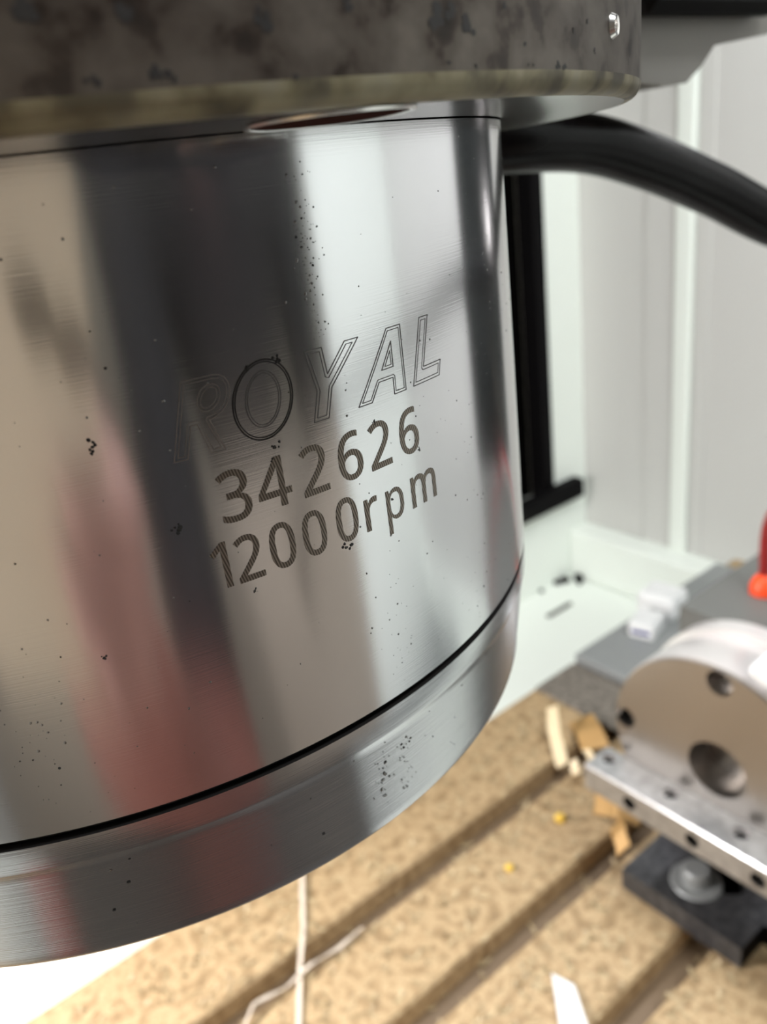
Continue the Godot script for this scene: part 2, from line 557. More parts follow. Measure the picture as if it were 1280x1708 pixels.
func ring_speck(st: SurfaceTool, a: float, z: float, r: float) -> void:   # the same on the tapered ring
	var n := Vector3(radial(a).x, -0.12, radial(a).z).normalized()
	var rad := lerpf(0.0796, 0.0775, (-71.5 - z) / 15.8)
	var c := radial(a) * (rad + 0.00004) + Vector3.UP * (EYE.y + z * 0.001)
	var s := Vector3.UP.cross(n).normalized()
	var u := n.cross(s)
	for i in 6:
		var p := s * cos(TAU * i / 6) * 1.5 + u * sin(TAU * i / 6)
		var q := s * cos(TAU * (i + 1) / 6) * 1.5 + u * sin(TAU * (i + 1) / 6)
		tri(st, c + n * 0.00002, c + p * r * 0.001, c + q * r * 0.001, n, (n + p * 0.6).normalized(), (n + q * 0.6).normalized())

func speck(st: SurfaceTool, a: float, z: float, r: float) -> void:
	# a low dimple rim, six-sided
	var c := on_spindle(a, EYE.y + z * 0.001, 0.00006 + r * 0.0002)
	var n := radial(a)
	var s := Vector3.UP.cross(n)
	var ring := []
	var rot := rng.randf() * TAU
	for i in 7:
		var q := TAU * i / 7 + rot
		var rr := r * 0.001 * (0.75 + 0.5 * rng.randf())
		ring.append([c - n * (0.00004 + r * 0.0002) + (s * cos(q) + Vector3.UP * sin(q)) * rr, (n + (s * cos(q) + Vector3.UP * sin(q)) * 0.9).normalized()])
	for i in 7:
		var p = ring[i]
		var q = ring[(i + 1) % 7]
		tri(st, c, p[0], q[0], n, p[1], q[1])

# ------------------------------------------------------------------ head above the spindle
func make_head() -> void:
	var y := EYE.y + 0.0049
	var R := 0.1
	var t := thing("spindle_flange", "dirty dark steel flange with a bright chamfer holding the spindle", "machine flange")
	var prof := [Vector2(R - 0.0022, y)]
	prof += arcpts(Vector2(R - 0.0020, y + 0.0020), 0.0020, -90, 0, 6)
	part("chamfer", lathem(prof, 200), M.olive, t)
	part("flange_body", lathem([Vector2(R, y + 0.0020), Vector2(R, y + 0.14)], 200), M.flange, t)
	part("flange_underside", lathem([Vector2(SP_R - 0.001, y + 0.0005), Vector2(SP_R + 0.0012, y + 0.0001), Vector2(R - 0.0022, y)], 200), M.under, t)
	# brown counterbores in the underside
	for a in [0.0, 90.0, 180.0, 270.0]:
		var q := deg_to_rad(a)
		var xf := Transform3D(Basis.IDENTITY, Vector3(sin(q) * 0.0905, y - 0.0001, cos(q) * 0.0905))
		part("bolt_hole", lathem([Vector2(0.0, 0.0000), Vector2(0.0072, 0.0)], 40, xf.translated(Vector3(0, -0.00008, 0))), M.brown, t)
		part("hole_rim", lathem([Vector2(0.0072, -0.00008), Vector2(0.0074, -0.00022), Vector2(0.0077, -0.00022), Vector2(0.0079, 0.0)], 40, xf), M.steel_bright, t)
	# oil blots on the side: azimuth in degrees, height and size in millimetres
	var st := begin()
	rng.seed = 12
	for b in [[3.0, 5.9, 0.75], [5.0, 5.2, 0.65], [4.0, 6.2, 0.55], [9.6, 4.0, 0.22], [12.9, 2.3, 0.35], [13.8, 2.25, 0.3], [9.8, 2.4, 0.16], [10.3, 2.3, 0.13], [5.4, 2.3, 0.2], [3.5, 2.6, 0.18], [-11.7, 6.2, 0.7], [-11.0, 2.9, 0.45], [-10.4, 2.5, 0.4], [-5.2, 2.2, 0.2], [-13.4, 2.6, 0.4], [18.0, 3.9, 0.25], [15.0, 5.5, 0.18], [-15.1, 6.8, 0.7], [-6.2, 5.8, 0.6], [-2.0, 6.6, 0.5], [8.0, 6.8, 0.3], [17.0, 6.3, 0.2]]:
		for j in 5:
			var n := 14
			var pts := []
			var ca: float = deg_to_rad(b[0]) + rng.randfn() * b[2] * 0.0005 / R
			var ch: float = b[1] * 0.001 + rng.randfn() * b[2] * 0.0005
			var big: float = b[2] * 0.001 * rng.randf_range(0.3, 0.8)
			for i in n:
				var q := TAU * i / n
				var rr := big * rng.randf_range(0.75, 1.15)
				var aa := ca + cos(q) * rr / R
				pts.append(Vector3(sin(aa) * (R + 0.00003), y + ch + sin(q) * rr, cos(aa) * (R + 0.00003)))
			var cn := Vector3(sin(ca), 0, cos(ca))
			for i in n: tri(st, cn * (R + 0.00006 + 0.00001 * j) + Vector3.UP * (y + ch), pts[i], pts[(i + 1) % n], cn, cn, cn)
	tag(part("oil_blots", st.commit(), M.oil, t), "", "", "", "stuff")
	# set screw
	var sa := deg_to_rad(21.5)
	var sx := Transform3D(Basis(Vector3.UP, sa) * Basis(Vector3.RIGHT, PI / 2), Vector3(sin(sa) * R, y + 0.0064, cos(sa) * R))
	part("set_screw", lathem([Vector2(0.0, -0.0004), Vector2(0.0005, -0.0003), Vector2(0.0006, 0.0004), Vector2(0.0010, 0.0005), Vector2(0.0013, 0.0)], 24, sx), M.steel_bright, t)
	# casting that carries it
	var hd := thing("cast_housing", "dark cast housing above the round flange of the spindle", "machine housing")
	part("casting", span(Vector3(-0.19, y + 0.14, -0.62), Vector3(0.19, y + 0.55, 0.13), 0.02), M.darksteel, hd)
	part("cover", span(Vector3(-0.15, y + 0.55, -0.55), Vector3(0.15, y + 0.95, 0.05), 0.02), M.paint_grey, hd)
	# block at the right of the flange, with a stepped outline
	var bl := thing("coolant_block", "dark faceted steel block beside the flange above the black hose", "coolant block", Vector3(0, EYE.y, 0))
	var st2 := begin()
	var poly := PackedVector2Array([Vector2(0.186, 0.0155), Vector2(0.2022, 0.0138), Vector2(0.2130, 0.0142), Vector2(0.2217, 0.0190), Vector2(0.2284, 0.0245), Vector2(0.262, 0.0275), Vector2(0.262, 0.10), Vector2(0.22, 0.1448), Vector2(0.175, 0.1448), Vector2(0.175, 0.06), Vector2(0.186, 0.05)])
	prism(st2, poly, -0.055, -0.012)
	part("block_body", st2.commit(), M.block, bl)
	part("block_cover", span(Vector3(0.180, 0.032, -0.012), Vector3(0.255, 0.10, -0.002), 0.003), M.black, bl)
	# hose that leaves behind the spindle and swings round to the front
	var hp := []
	for p in [[0.10, 0.006, -0.060], [0.1544, 0.0036, -0.0370], [0.188, 0.0004, -0.0330], [0.2165, -0.0078, -0.029], [0.2500, -0.0210, -0.0240], [0.288, -0.0400, -0.012], [0.322, -0.050, 0.015], [0.348, -0.054, 0.075], [0.366, -0.066, 0.155], [0.362, -0.083, 0.225], [0.338, -0.105, 0.32], [0.30, -0.132, 0.41], [0.26, -0.170, 0.50], [0.235, -0.24, 0.58], [0.225, -0.33, 0.64], [0.222, -0.37, 0.662]]:
		hp.append(Vector3(p[0], EYE.y + p[1], p[2]))
	tag(part("black_hose", tubem(hp, 0.0093, 28, 10), M.rubber), "thick black rubber hose arching out from behind the spindle", "hose")

# ------------------------------------------------------------------ enclosure
func make_enclosure() -> void:
	var y := EYE.y
	var W := 1.03
	var ZB := -0.725
	var ZF := 0.70
	var top := y + 1.0
	struct("floor", span(Vector3(-W - 0.03, TRAY - 0.03, ZB - 0.03), Vector3(W + 0.03, TRAY, 0.40)), M.paint, "pale green painted sheet metal floor of the enclosure behind the table", Vector3.ZERO, "floor")
	struct("floor_right", span(Vector3(0.30, TRAY - 0.03, 0.40), Vector3(W + 0.03, TRAY, ZF)), M.floorpanel, "grey painted floor panel in front of the rotary fixture", Vector3.ZERO, "floor")
	struct("floor_front", span(Vector3(-W - 0.03, -0.48, 0.37), Vector3(W + 0.03, -0.45, ZF + 0.02)), M.sill, "beige chip trough along the front of the enclosure", Vector3.ZERO, "trough")
	struct("trim_3", span(Vector3(-W - 0.03, -0.45, 0.37), Vector3(W + 0.03, TRAY - 0.03, 0.40)), M.darksteel, "dark steel step between the enclosure floor and the chip trough", Vector3.ZERO, "step")
	# back wall round the opening for the column
	var st := begin()
	var oy := y - 0.548
	for q in [[Vector3(-W - 0.03, TRAY, ZB - 0.03), Vector3(W + 0.03, oy, ZB)], [Vector3(0.935, oy, ZB - 0.03), Vector3(W + 0.03, top, ZB)], [Vector3(-W - 0.03, oy, ZB - 0.03), Vector3(-0.6, top, ZB)]]:
		box(st, (q[0] + q[1]) * 0.5, (q[1] - q[0]).abs())
	struct("wall_back", st.commit(), M.paint, "bright pale back wall panel of the enclosure beside the black opening")
	st = begin()
	# right wall: panels with a window towards the front
	var wy0 := y - 0.42
	var wy1 := y + 0.30
	for q in [[ZB, -0.30, TRAY, top], [-0.30, 0.14, TRAY, wy0], [-0.30, 0.14, wy1, top], [0.14, ZF, -0.45, top]]:
		box(st, Vector3(W + 0.015, (q[2] + q[3]) * 0.5, (q[0] + q[1]) * 0.5), Vector3(0.03, q[3] - q[2], q[1] - q[0]))
	var wr := struct("wall_right", st.commit(), M.paint_grey, "grey white painted right side wall of the enclosure")
	part("rib", span(Vector3(W - 0.012, y - 0.63, -0.547), Vector3(W, top, -0.519), 0.003), M.paint, wr)
	part("panel_fold", span(Vector3(W - 0.003, y - 0.63, -0.515), Vector3(W, top, -0.495), 0.001), M.paint_grey, wr)
	part("panel_fold", span(Vector3(W - 0.004, y - 0.63, -0.60), Vector3(W, top, -0.547), 0.001), M.paint_grey, wr)
	struct("window_1", span(Vector3(W + 0.005, wy0, -0.30), Vector3(W + 0.015, wy1, 0.14)), M.darkglass, "dark side window in the right wall", Vector3.ZERO, "window")
	struct("trim_1", span(Vector3(0.98, TRAY, ZB), Vector3(W, y - 0.628, ZF), 0.004), M.paint, "pale boxed ledge along the foot of the right wall", Vector3.ZERO, "ledge")
	st = begin()
	box(st, Vector3(0.20, oy + 0.002, ZB + 0.012), Vector3(1.60, 0.034, 0.026), 0.004)
	struct("trim_2", st.commit(), M.black, "dark rubber bar under the black opening in the back wall", Vector3.ZERO, "bar")
	struct("wall_left", span(Vector3(-W - 0.03, -0.45, ZB), Vector3(-W, top, ZF)), M.paint_grey, "pale left side wall of the enclosure")
	# front: sill, fixed panels, doors slid to the right
	struct("wall_front", span(Vector3(-W, -0.45, ZF - 0.03), Vector3(0.47, y - 0.245, ZF + 0.02), 0.004), M.sill, "beige front sill of the enclosure")
	struct("door_1", span(Vector3(0.47, -0.45, ZF - 0.03), Vector3(W, top, ZF + 0.01), 0.004), M.paint, "white sliding door of the enclosure pushed to the right", Vector3.ZERO, "door")
	struct("door_2", span(Vector3(-W, y - 0.24, ZF - 0.03), Vector3(-0.62, top, ZF + 0.01), 0.004), M.paint, "white sliding door of the enclosure pushed to the left", Vector3.ZERO, "door")
	struct("trim_4", span(Vector3(0.922, oy, ZB - 0.032), Vector3(0.947, top, ZB + 0.003), 0.002), M.black, "black rubber seal up the edge of the back opening", Vector3.ZERO, "seal")
	# machine column behind the opening
	var col := thing("machine_column", "black way cover seen through the opening in the back wall", "machine column")
	part("casting", span(Vector3(-0.55, TRAY, -1.3), Vector3(1.0, top, -0.82), 0.01), M.black, col)
	# dark crumbs and a split at the foot of the back wall
	var cr := begin()
	rng.seed = 4
	for p in [[0.955, -0.715, 0.010], [0.975, -0.70, 0.012], [0.94, -0.72, 0.008], [0.965, -0.690, 0.006], [0.90, -0.722, 0.006]]:
		box(cr, Vector3(p[0], TRAY + p[2] * 0.4, p[1]), Vector3(p[2] * 1.6, p[2], p[2] * 1.2), 0.002, Basis(Vector3.UP, rng.randf() * 3.0))
	tag(part("swarf_crumbs", cr.commit(), M.grime), "dark swarf crumbs in the far corner of the enclosure floor", "swarf", "", "stuff")
	tag(part("drain_seam", span(Vector3(0.84, TRAY, -0.66), Vector3(0.90, TRAY + 0.004, -0.652), 0.001), M.greypaint), "thin dark seam strip on the pale enclosure floor", "seam strip")

# ------------------------------------------------------------------ table
func make_table() -> void:
	var t := thing("machine_table", "machine table with parallel slots under brown dried coolant", "machine table")
	var x0 := -0.45
	var x1 := 0.95
	var edges := [-0.395, -0.299, -0.275, -0.199, -0.175, -0.099, -0.075, 0.001, 0.025, 0.08]
	for i in 5:
		var a: float = edges[i * 2]
		var b: float = edges[i * 2 + 1]
		var st := begin()
		var poly := PackedVector2Array([Vector2(a, -0.045), Vector2(b, -0.045), Vector2(b, -0.0025), Vector2(b - 0.0025, 0.0), Vector2(a + 0.0025, 0.0), Vector2(a, -0.0025)])
		prism(st, poly, x0, x1, Transform3D(Basis(Vector3(0, 0, 1), Vector3(0, 1, 0), Vector3(1, 0, 0)), Vector3.ZERO))
		part("table_land", st.commit(), M.table, t)
	part("table_body", span(Vector3(x0, -0.10, -0.395), Vector3(x1, -0.020, 0.08), 0.003), M.slot, t)
	tag(part("red_cap", lathem([Vector2(0.0, 0.022), Vector2(0.030, 0.022), Vector2(0.034, 0.018), Vector2(0.034, 0.0), Vector2(0.045, 0.0), Vector2(0.045, -0.0002)], 40), M.redcap, self, Vector3(-0.43, -0.0998, 0.235)), "red plastic cap lying on the dark way cover", "cap")
	tag(part("way_cover", span(Vector3(-0.50, -0.13, 0.09), Vector3(0.26, -0.10, 0.54), 0.004), M.darksteel), "dark steel way cover in front of the table", "way cover")
	part("table_base", span(Vector3(-0.3, TRAY, -0.30), Vector3(0.8, -0.10, 0.0)), M.darksteel, t)

func make_debris() -> void:
	# fine curled shavings all over the table, past counting
	var st := begin()
	for i in 7:
		var a := -0.9 + 0.3 * i
		var b := a + 0.3
		var p := [Vector3(sin(a) * 0.5, 0.5 - cos(a) * 0.5, -0.12), Vector3(sin(b) * 0.5, 0.5 - cos(b) * 0.5, -0.12), Vector3(sin(b) * 0.5, 0.5 - cos(b) * 0.5, 0.12), Vector3(sin(a) * 0.5, 0.5 - cos(a) * 0.5, 0.12)]
		var na := Vector3(-sin(a), cos(a), 0)
		var nb := Vector3(-sin(b), cos(b), 0)
		tri(st, p[0], p[1], p[2], na, nb, nb)
		tri(st, p[0], p[2], p[3], na, nb, na)
	var mm := MultiMesh.new()
	mm.transform_format = MultiMesh.TRANSFORM_3D
	mm.use_colors = true
	mm.mesh = st.commit()
	var n := 2600
	mm.instance_count = n
	rng.seed = 9
	for i in n:
		var x := rng.randf_range(-0.2, 0.66)
		var z := rng.randf_range(-0.39, 0.05)
		var zz := fposmod(z + 0.299, 0.1)
		var low := -0.019 if zz < 0.024 else 0.0
		if low < 0.0 and i % 3: z += 0.03; low = 0.0
		var s := rng.randf_range(0.004, 0.013)
		var bs := Basis(Vector3.UP, rng.randf() * TAU) * Basis(Vector3.RIGHT, rng.randf_range(-0.5, 0.5)) * Basis(Vector3.BACK, rng.randf_range(-0.4, 0.4))
		mm.set_instance_transform(i, Transform3D(bs.scaled(Vector3(s, s * rng.randf_range(0.3, 0.9), s)), Vector3(x, low + 0.0004, z)))
		var v := rng.randf()
		mm.set_instance_color(i, Color(0.32, 0.23, 0.12).lerp(Color(0.50, 0.39, 0.23), v))
	var o := MultiMeshInstance3D.new()
	o.name = "fine_shavings"
	o.multimesh = mm
	var m := mat(Color(1, 1, 1), 0.45, 0.0)
	m.vertex_color_use_as_albedo = true
	o.material_override = m
	add_child(o)
	tag(o, "layer of fine curled tan shavings on the slotted table", "shavings", "", "stuff")
	# larger curled strips beside the fixture
	strip("curled_strip", [Vector3(0.487, 0.028, -0.332), Vector3(0.470, 0.018, -0.316), Vector3(0.455, 0.006, -0.296), Vector3(0.448, 0.001, -0.286)], Vector3(0.8, 0.25, 0.55), 0.0065, M.cream, "upright cream curled strip on the table left of the fixture bar")
	strip("curled_strip", [Vector3(0.456, 0.030, -0.262), Vector3(0.448, 0.022, -0.238), Vector3(0.440, 0.016, -0.214)], Vector3(0.55, 0.2, 0.8), 0.0035, M.cream, "thin bright straight strip leaning below the fixture bar corner")
	strip("curled_strip", [Vector3(0.452, 0.012, -0.275), Vector3(0.446, 0.004, -0.268), Vector3(0.438, 0.010, -0.262), Vector3(0.444, 0.016, -0.258)], Vector3(0.6, 0.5, 0.6), 0.004, M.cream, "small looped cream strip between the upright and the leaning strips")
	strip("brass_flake", [Vector3(0.425, 0.006, -0.228), Vector3(0.428, 0.014, -0.205), Vector3(0.440, 0.006, -0.188)], Vector3(0.75, 0.5, -0.4), 0.010, M.brass, "folded brass coloured flake beside the dark fixture foot")
	strip("brass_flake", [Vector3(0.418, 0.003, -0.200), Vector3(0.408, 0.011, -0.188), Vector3(0.398, 0.004, -0.176)], Vector3(0.7, 0.6, 0.2), 0.008, M.brass, "small bent brass flake touching the corner of the fixture foot")
	strip("brass_flake", [Vector3(0.515, 0.004, -0.318), Vector3(0.500, 0.010, -0.296), Vector3(0.487, 0.005, -0.275)], Vector3(0.8, 0.3, 0.5), 0.014, M.brass, "broad tan flake under the corner of the fixture bar")
	# white paper sliver at the bottom edge of the picture
	var ps := begin()
	prism(ps, PackedVector2Array([Vector2(-0.006, -0.022), Vector2(0.008, -0.010), Vector2(0.010, 0.030), Vector2(-0.010, 0.030)]), 0.0, 0.0008, Transform3D(Basis(Vector3.UP, -0.65) * Basis(Vector3.RIGHT, PI / 2 - 0.1), Vector3(0.258, 0.004, -0.122)))
	tag(part("paper_sliver", ps.commit(), M.white), "white pointed paper sliver lying on the table near the last slot", "paper sliver")
	# pale strands
	strip("pale_strand", [Vector3(0.071, 0.004, -0.268), Vector3(0.084, 0.008, -0.2755), Vector3(0.110, 0.003, -0.2735), Vector3(0.135, 0.006, -0.2745), Vector3(0.160, 0.003, -0.2730), Vector3(0.185, 0.005, -0.2735)], Vector3(0, 0.5, 0.8), 0.0024, M.strand, "pale curly strand lying along the edge of the rear slot")
	strip("pale_strand", [Vector3(0.190, 0.003, -0.372), Vector3(0.170, 0.004, -0.342), Vector3(0.150, 0.002, -0.310), Vector3(0.128, 0.005, -0.280), Vector3(0.105, 0.002, -0.247), Vector3(0.090, 0.003, -0.224)], Vector3(0.8, 0.3, 0.3), 0.0020, M.strand, "pale straight strand crossing the rear slot")
	for q in [[0.3162, -0.2341, "yellow crumb on the table between the two rear slots", 0.0040], [0.3908, -0.2405, "yellow crumb lying nearest the curled cream strips", 0.0055]]:
		var c := begin()
		lathe(c, [Vector2(0.0, 0.0), Vector2(q[3] * 0.9, 0.0005), Vector2(q[3], q[3] * 0.5), Vector2(q[3] * 0.6, q[3] * 1.1), Vector2(0.0, q[3] * 1.25)], 9)
		tag(part("yellow_crumb", c.commit(), M.yellow, self, Vector3(q[0], 0.0, q[1])), q[2], "crumb")

func strip(called: String, pts: Array, across: Vector3, w: float, m: Material, label: String) -> void:
	var c := Curve3D.new()
	for i in pts.size():
		var t: Vector3 = (pts[mini(i + 1, pts.size() - 1)] - pts[maxi(i - 1, 0)]) / 6.0
		c.add_point(pts[i], -t, t)
	var ps := []
	var ac := []
	var n := pts.size() * 6
	for i in n + 1:
		ps.append(c.sample_baked(c.get_baked_length() * i / n))
		ac.append((across.normalized() + Vector3(0.1, 0.15, -0.1) * sin(i * 0.6)).normalized())
	var st := begin()
	ribbon(st, ps, ac, w, 0.0005)
	tag(part(called, st.commit(), m), label, called.replace("_", " "))

# ------------------------------------------------------------------ rotary fixture
func csg_cyl(parent: Node, r: float, h: float, at: Vector3, axis: String, m: Material, cut := false, sides := 48) -> CSGCylinder3D:
	var c := CSGCylinder3D.new()
	c.radius = r
	c.height = h
	c.sides = sides
	c.smooth_faces = true
	c.material = m
	c.position = at
	if axis == "x": c.rotation.z = PI / 2
	if axis == "z": c.rotation.x = PI / 2
	if cut: c.operation = CSGShape3D.OPERATION_SUBTRACTION
	parent.add_child(c)
	return c

func csg_box(parent: Node, a: Vector3, b: Vector3, m: Material, cut := false) -> CSGBox3D:
	var c := CSGBox3D.new()
	c.size = (b - a).abs()
	c.position = (a + b) * 0.5
	c.material = m
	if cut: c.operation = CSGShape3D.OPERATION_SUBTRACTION
	parent.add_child(c)
	return c

func csg(called: String, parent: Node) -> CSGCombiner3D:
	var c := CSGCombiner3D.new()
	c.name = called
	parent.add_child(c, true)
	return c

func make_rotary() -> void:
	var y := EYE.y
	var cy := y - 0.4115
	var cz := -0.0919
	var t := thing("rotary_table", "steel rotary fixture with a round face plate standing on the table", "rotary fixture")
	var fp := csg("face_plate", t)
	csg_cyl(fp, 0.0794, 0.034, Vector3(0.401, cy, cz), "x", M.steel, false, 96)
	csg_cyl(fp, 0.0095, 0.024, Vector3(0.384, y - 0.3421, -0.0877), "x", M.steel, true)
	csg_cyl(fp, 0.0085, 0.024, Vector3(0.384, y - 0.4094, -0.163), "x", M.darksteel, true)
	csg_cyl(fp, 0.0220, 0.04, Vector3(0.389, y - 0.4150, -0.0865), "x", M.steel, true)
	var st := begin()
	var xf := Transform3D(Basis(Vector3.BACK, -PI / 2), Vector3(0.384, cy, cz))   # y of the profile runs along x
	lathe(st, [Vector2(0.0788, 0.0035), Vector2(0.0800, 0.0035), Vector2(0.0806, 0.0042), Vector2(0.0806, 0.034), Vector2(0.0800, 0.0350), Vector2(0.077, 0.0355), Vector2(0.077, 0.046), Vector2(0.0825, 0.047), Vector2(0.0825, 0.062), Vector2(0.081, 0.064), Vector2(0.06, 0.064)], 96, xf)
	part("barrel", st.commit(), M.barrel, t)
	var bd := csg("housing", t)
	csg_box(bd, Vector3(0.425, 0.0, -0.158), Vector3(0.47, y - 0.452, 0.11), M.foot)
	csg_box(bd, Vector3(0.446, 0.0, -0.158), Vector3(0.78, y - 0.336, 0.11), M.greypaint)
	csg_cyl(bd, 0.026, 0.05, Vector3(0.415, 0.035, -0.108), "y", M.black, true)
	csg_cyl(bd, 0.026, 0.05, Vector3(0.415, 0.035, 0.03), "y", M.black, true)
	var ft := csg("foot", t)
	csg_box(ft, Vector3(0.369, 0.0, -0.156), Vector3(0.44, 0.02, 0.11), M.foot)
	csg_cyl(ft, 0.023, 0.05, Vector3(0.424, 0.035, -0.098), "y", M.black, true)
	csg_box(ft, Vector3(0.34, -0.01, -0.052), Vector3(0.40, 0.05, -0.022), M.black, true)
	part("base_plate", span(Vector3(0.595, 0.0, -0.392), Vector3(0.90, 0.015, -0.20), 0.002), M.plate, t)
	part("shim_plate", span(Vector3(0.525, 0.0, -0.392), Vector3(0.592, 0.004, -0.20), 0.001), M.shim, t)
	# bolt with a washer in the slot of the foot
	var b := thing("clamp_bolt", "round headed clamp bolt with a washer in the dark fixture foot", "bolt", Vector3(0.4000, 0.0180, -0.108))
	part("washer", lathem([Vector2(0.008, 0.0035), Vector2(0.0190, 0.0035), Vector2(0.0200, 0.0025), Vector2(0.0200, -0.002)], 48), M.plate, b)
	part("bolt_head", lathem([Vector2(0.0, 0.0165), Vector2(0.0095, 0.0165), Vector2(0.0110, 0.0150), Vector2(0.0110, 0.0035)], 48), M.plate, b)
	# bar bolted to the plate
	var f := thing("fixture_bar", "drilled steel bar with a bright edge bolted across the face plate", "fixture bar")
	var br := csg("bar", f)
	var pl := CSGPolygon3D.new()
	var x0 := 0.355
	var x1 := 0.3838
	var y1 := y - 0.447
	var y0 := y - 0.4695
	pl.polygon = PackedVector2Array([Vector2(x0, y0), Vector2(x1, y0), Vector2(x1, y1), Vector2(x0 + 0.0016, y1), Vector2(x0, y1 - 0.0016)])
	pl.depth = 0.24
	pl.position = Vector3(0, 0, 0.06)
	pl.material = M.steel_dull
	br.add_child(pl)
	for z in [-0.1708, -0.1153, -0.0602, -0.005]:
		csg_cyl(br, 0.0052, 0.026, Vector3(0.3735, y1, z), "y", M.black, true, 28)
		csg_cyl(br, 0.0058, 0.009, Vector3(0.3735, y1, z), "y", M.barrel, true, 28)
	for z in [-0.1384, -0.0859, -0.0374]:
		csg_cyl(br, 0.0056, 0.02, Vector3(x0, y - 0.4595, z), "x", M.darksteel, true, 28)
	part("bright_edge", span(Vector3(x0 - 0.0003, y1 - 0.0022, -0.18), Vector3(x0 + 0.0022, y1 + 0.0003, 0.06), 0.0012), M.steel_bright, f)
	# small things on and beside it
	var w := thing("carton", "small white carton with a blue stripe on the grey base plate", "carton", Vector3(0.690, 0.015, -0.358))
	w.rotation.y = 0.25
	part("box", boxm(Vector3(0, 0.010, 0), Vector3(0.040, 0.020, 0.032), 0.002), M.white, w)
	part("stripe", boxm(Vector3(-0.0200, 0.009, 0), Vector3(0.0008, 0.005, 0.022), 0.0002), M.blue, w)
	var w2 := thing("carton", "plain white carton standing behind the striped one", "carton", Vector3(0.742, 0.015, -0.372))
	w2.rotation.y = 0.1
	part("box", boxm(Vector3(0, 0.014, 0), Vector3(0.040, 0.028, 0.050), 0.003), M.white, w2)
	part("lid", boxm(Vector3(0.002, 0.0285, 0), Vector3(0.036, 0.003, 0.044), 0.001), M.white, w2)
	tag(part("white_block", boxm(Vector3(0.405, y - 0.326, -0.050), Vector3(0.05, 0.012, 0.035), 0.003, Basis(Vector3.RIGHT, 0.42)), M.white), "bright white plastic block resting on the barrel at the right edge", "plastic block")
	var pg := thing("orange_plug", "orange plug on a dark red cable above the grey housing", "plug", Vector3(0.502, y - 0.3355, -0.122))
	part("plug_body", lathem([Vector2(0.0, 0.0), Vector2(0.010, 0.0), Vector2(0.010, 0.006), Vector2(0.0075, 0.012), Vector2(0.004, 0.016), Vector2(0.0, 0.016)], 24), M.orange, pg)
	part("cable", tubem([Vector3(0, 0.014, 0), Vector3(-0.004, 0.075, 0.008), Vector3(-0.012, 0.125, 0.075), Vector3(-0.012, 0.085, 0.165), Vector3(-0.007, 0.006, 0.215)], 0.0040, 12, 8), M.redcable, pg)

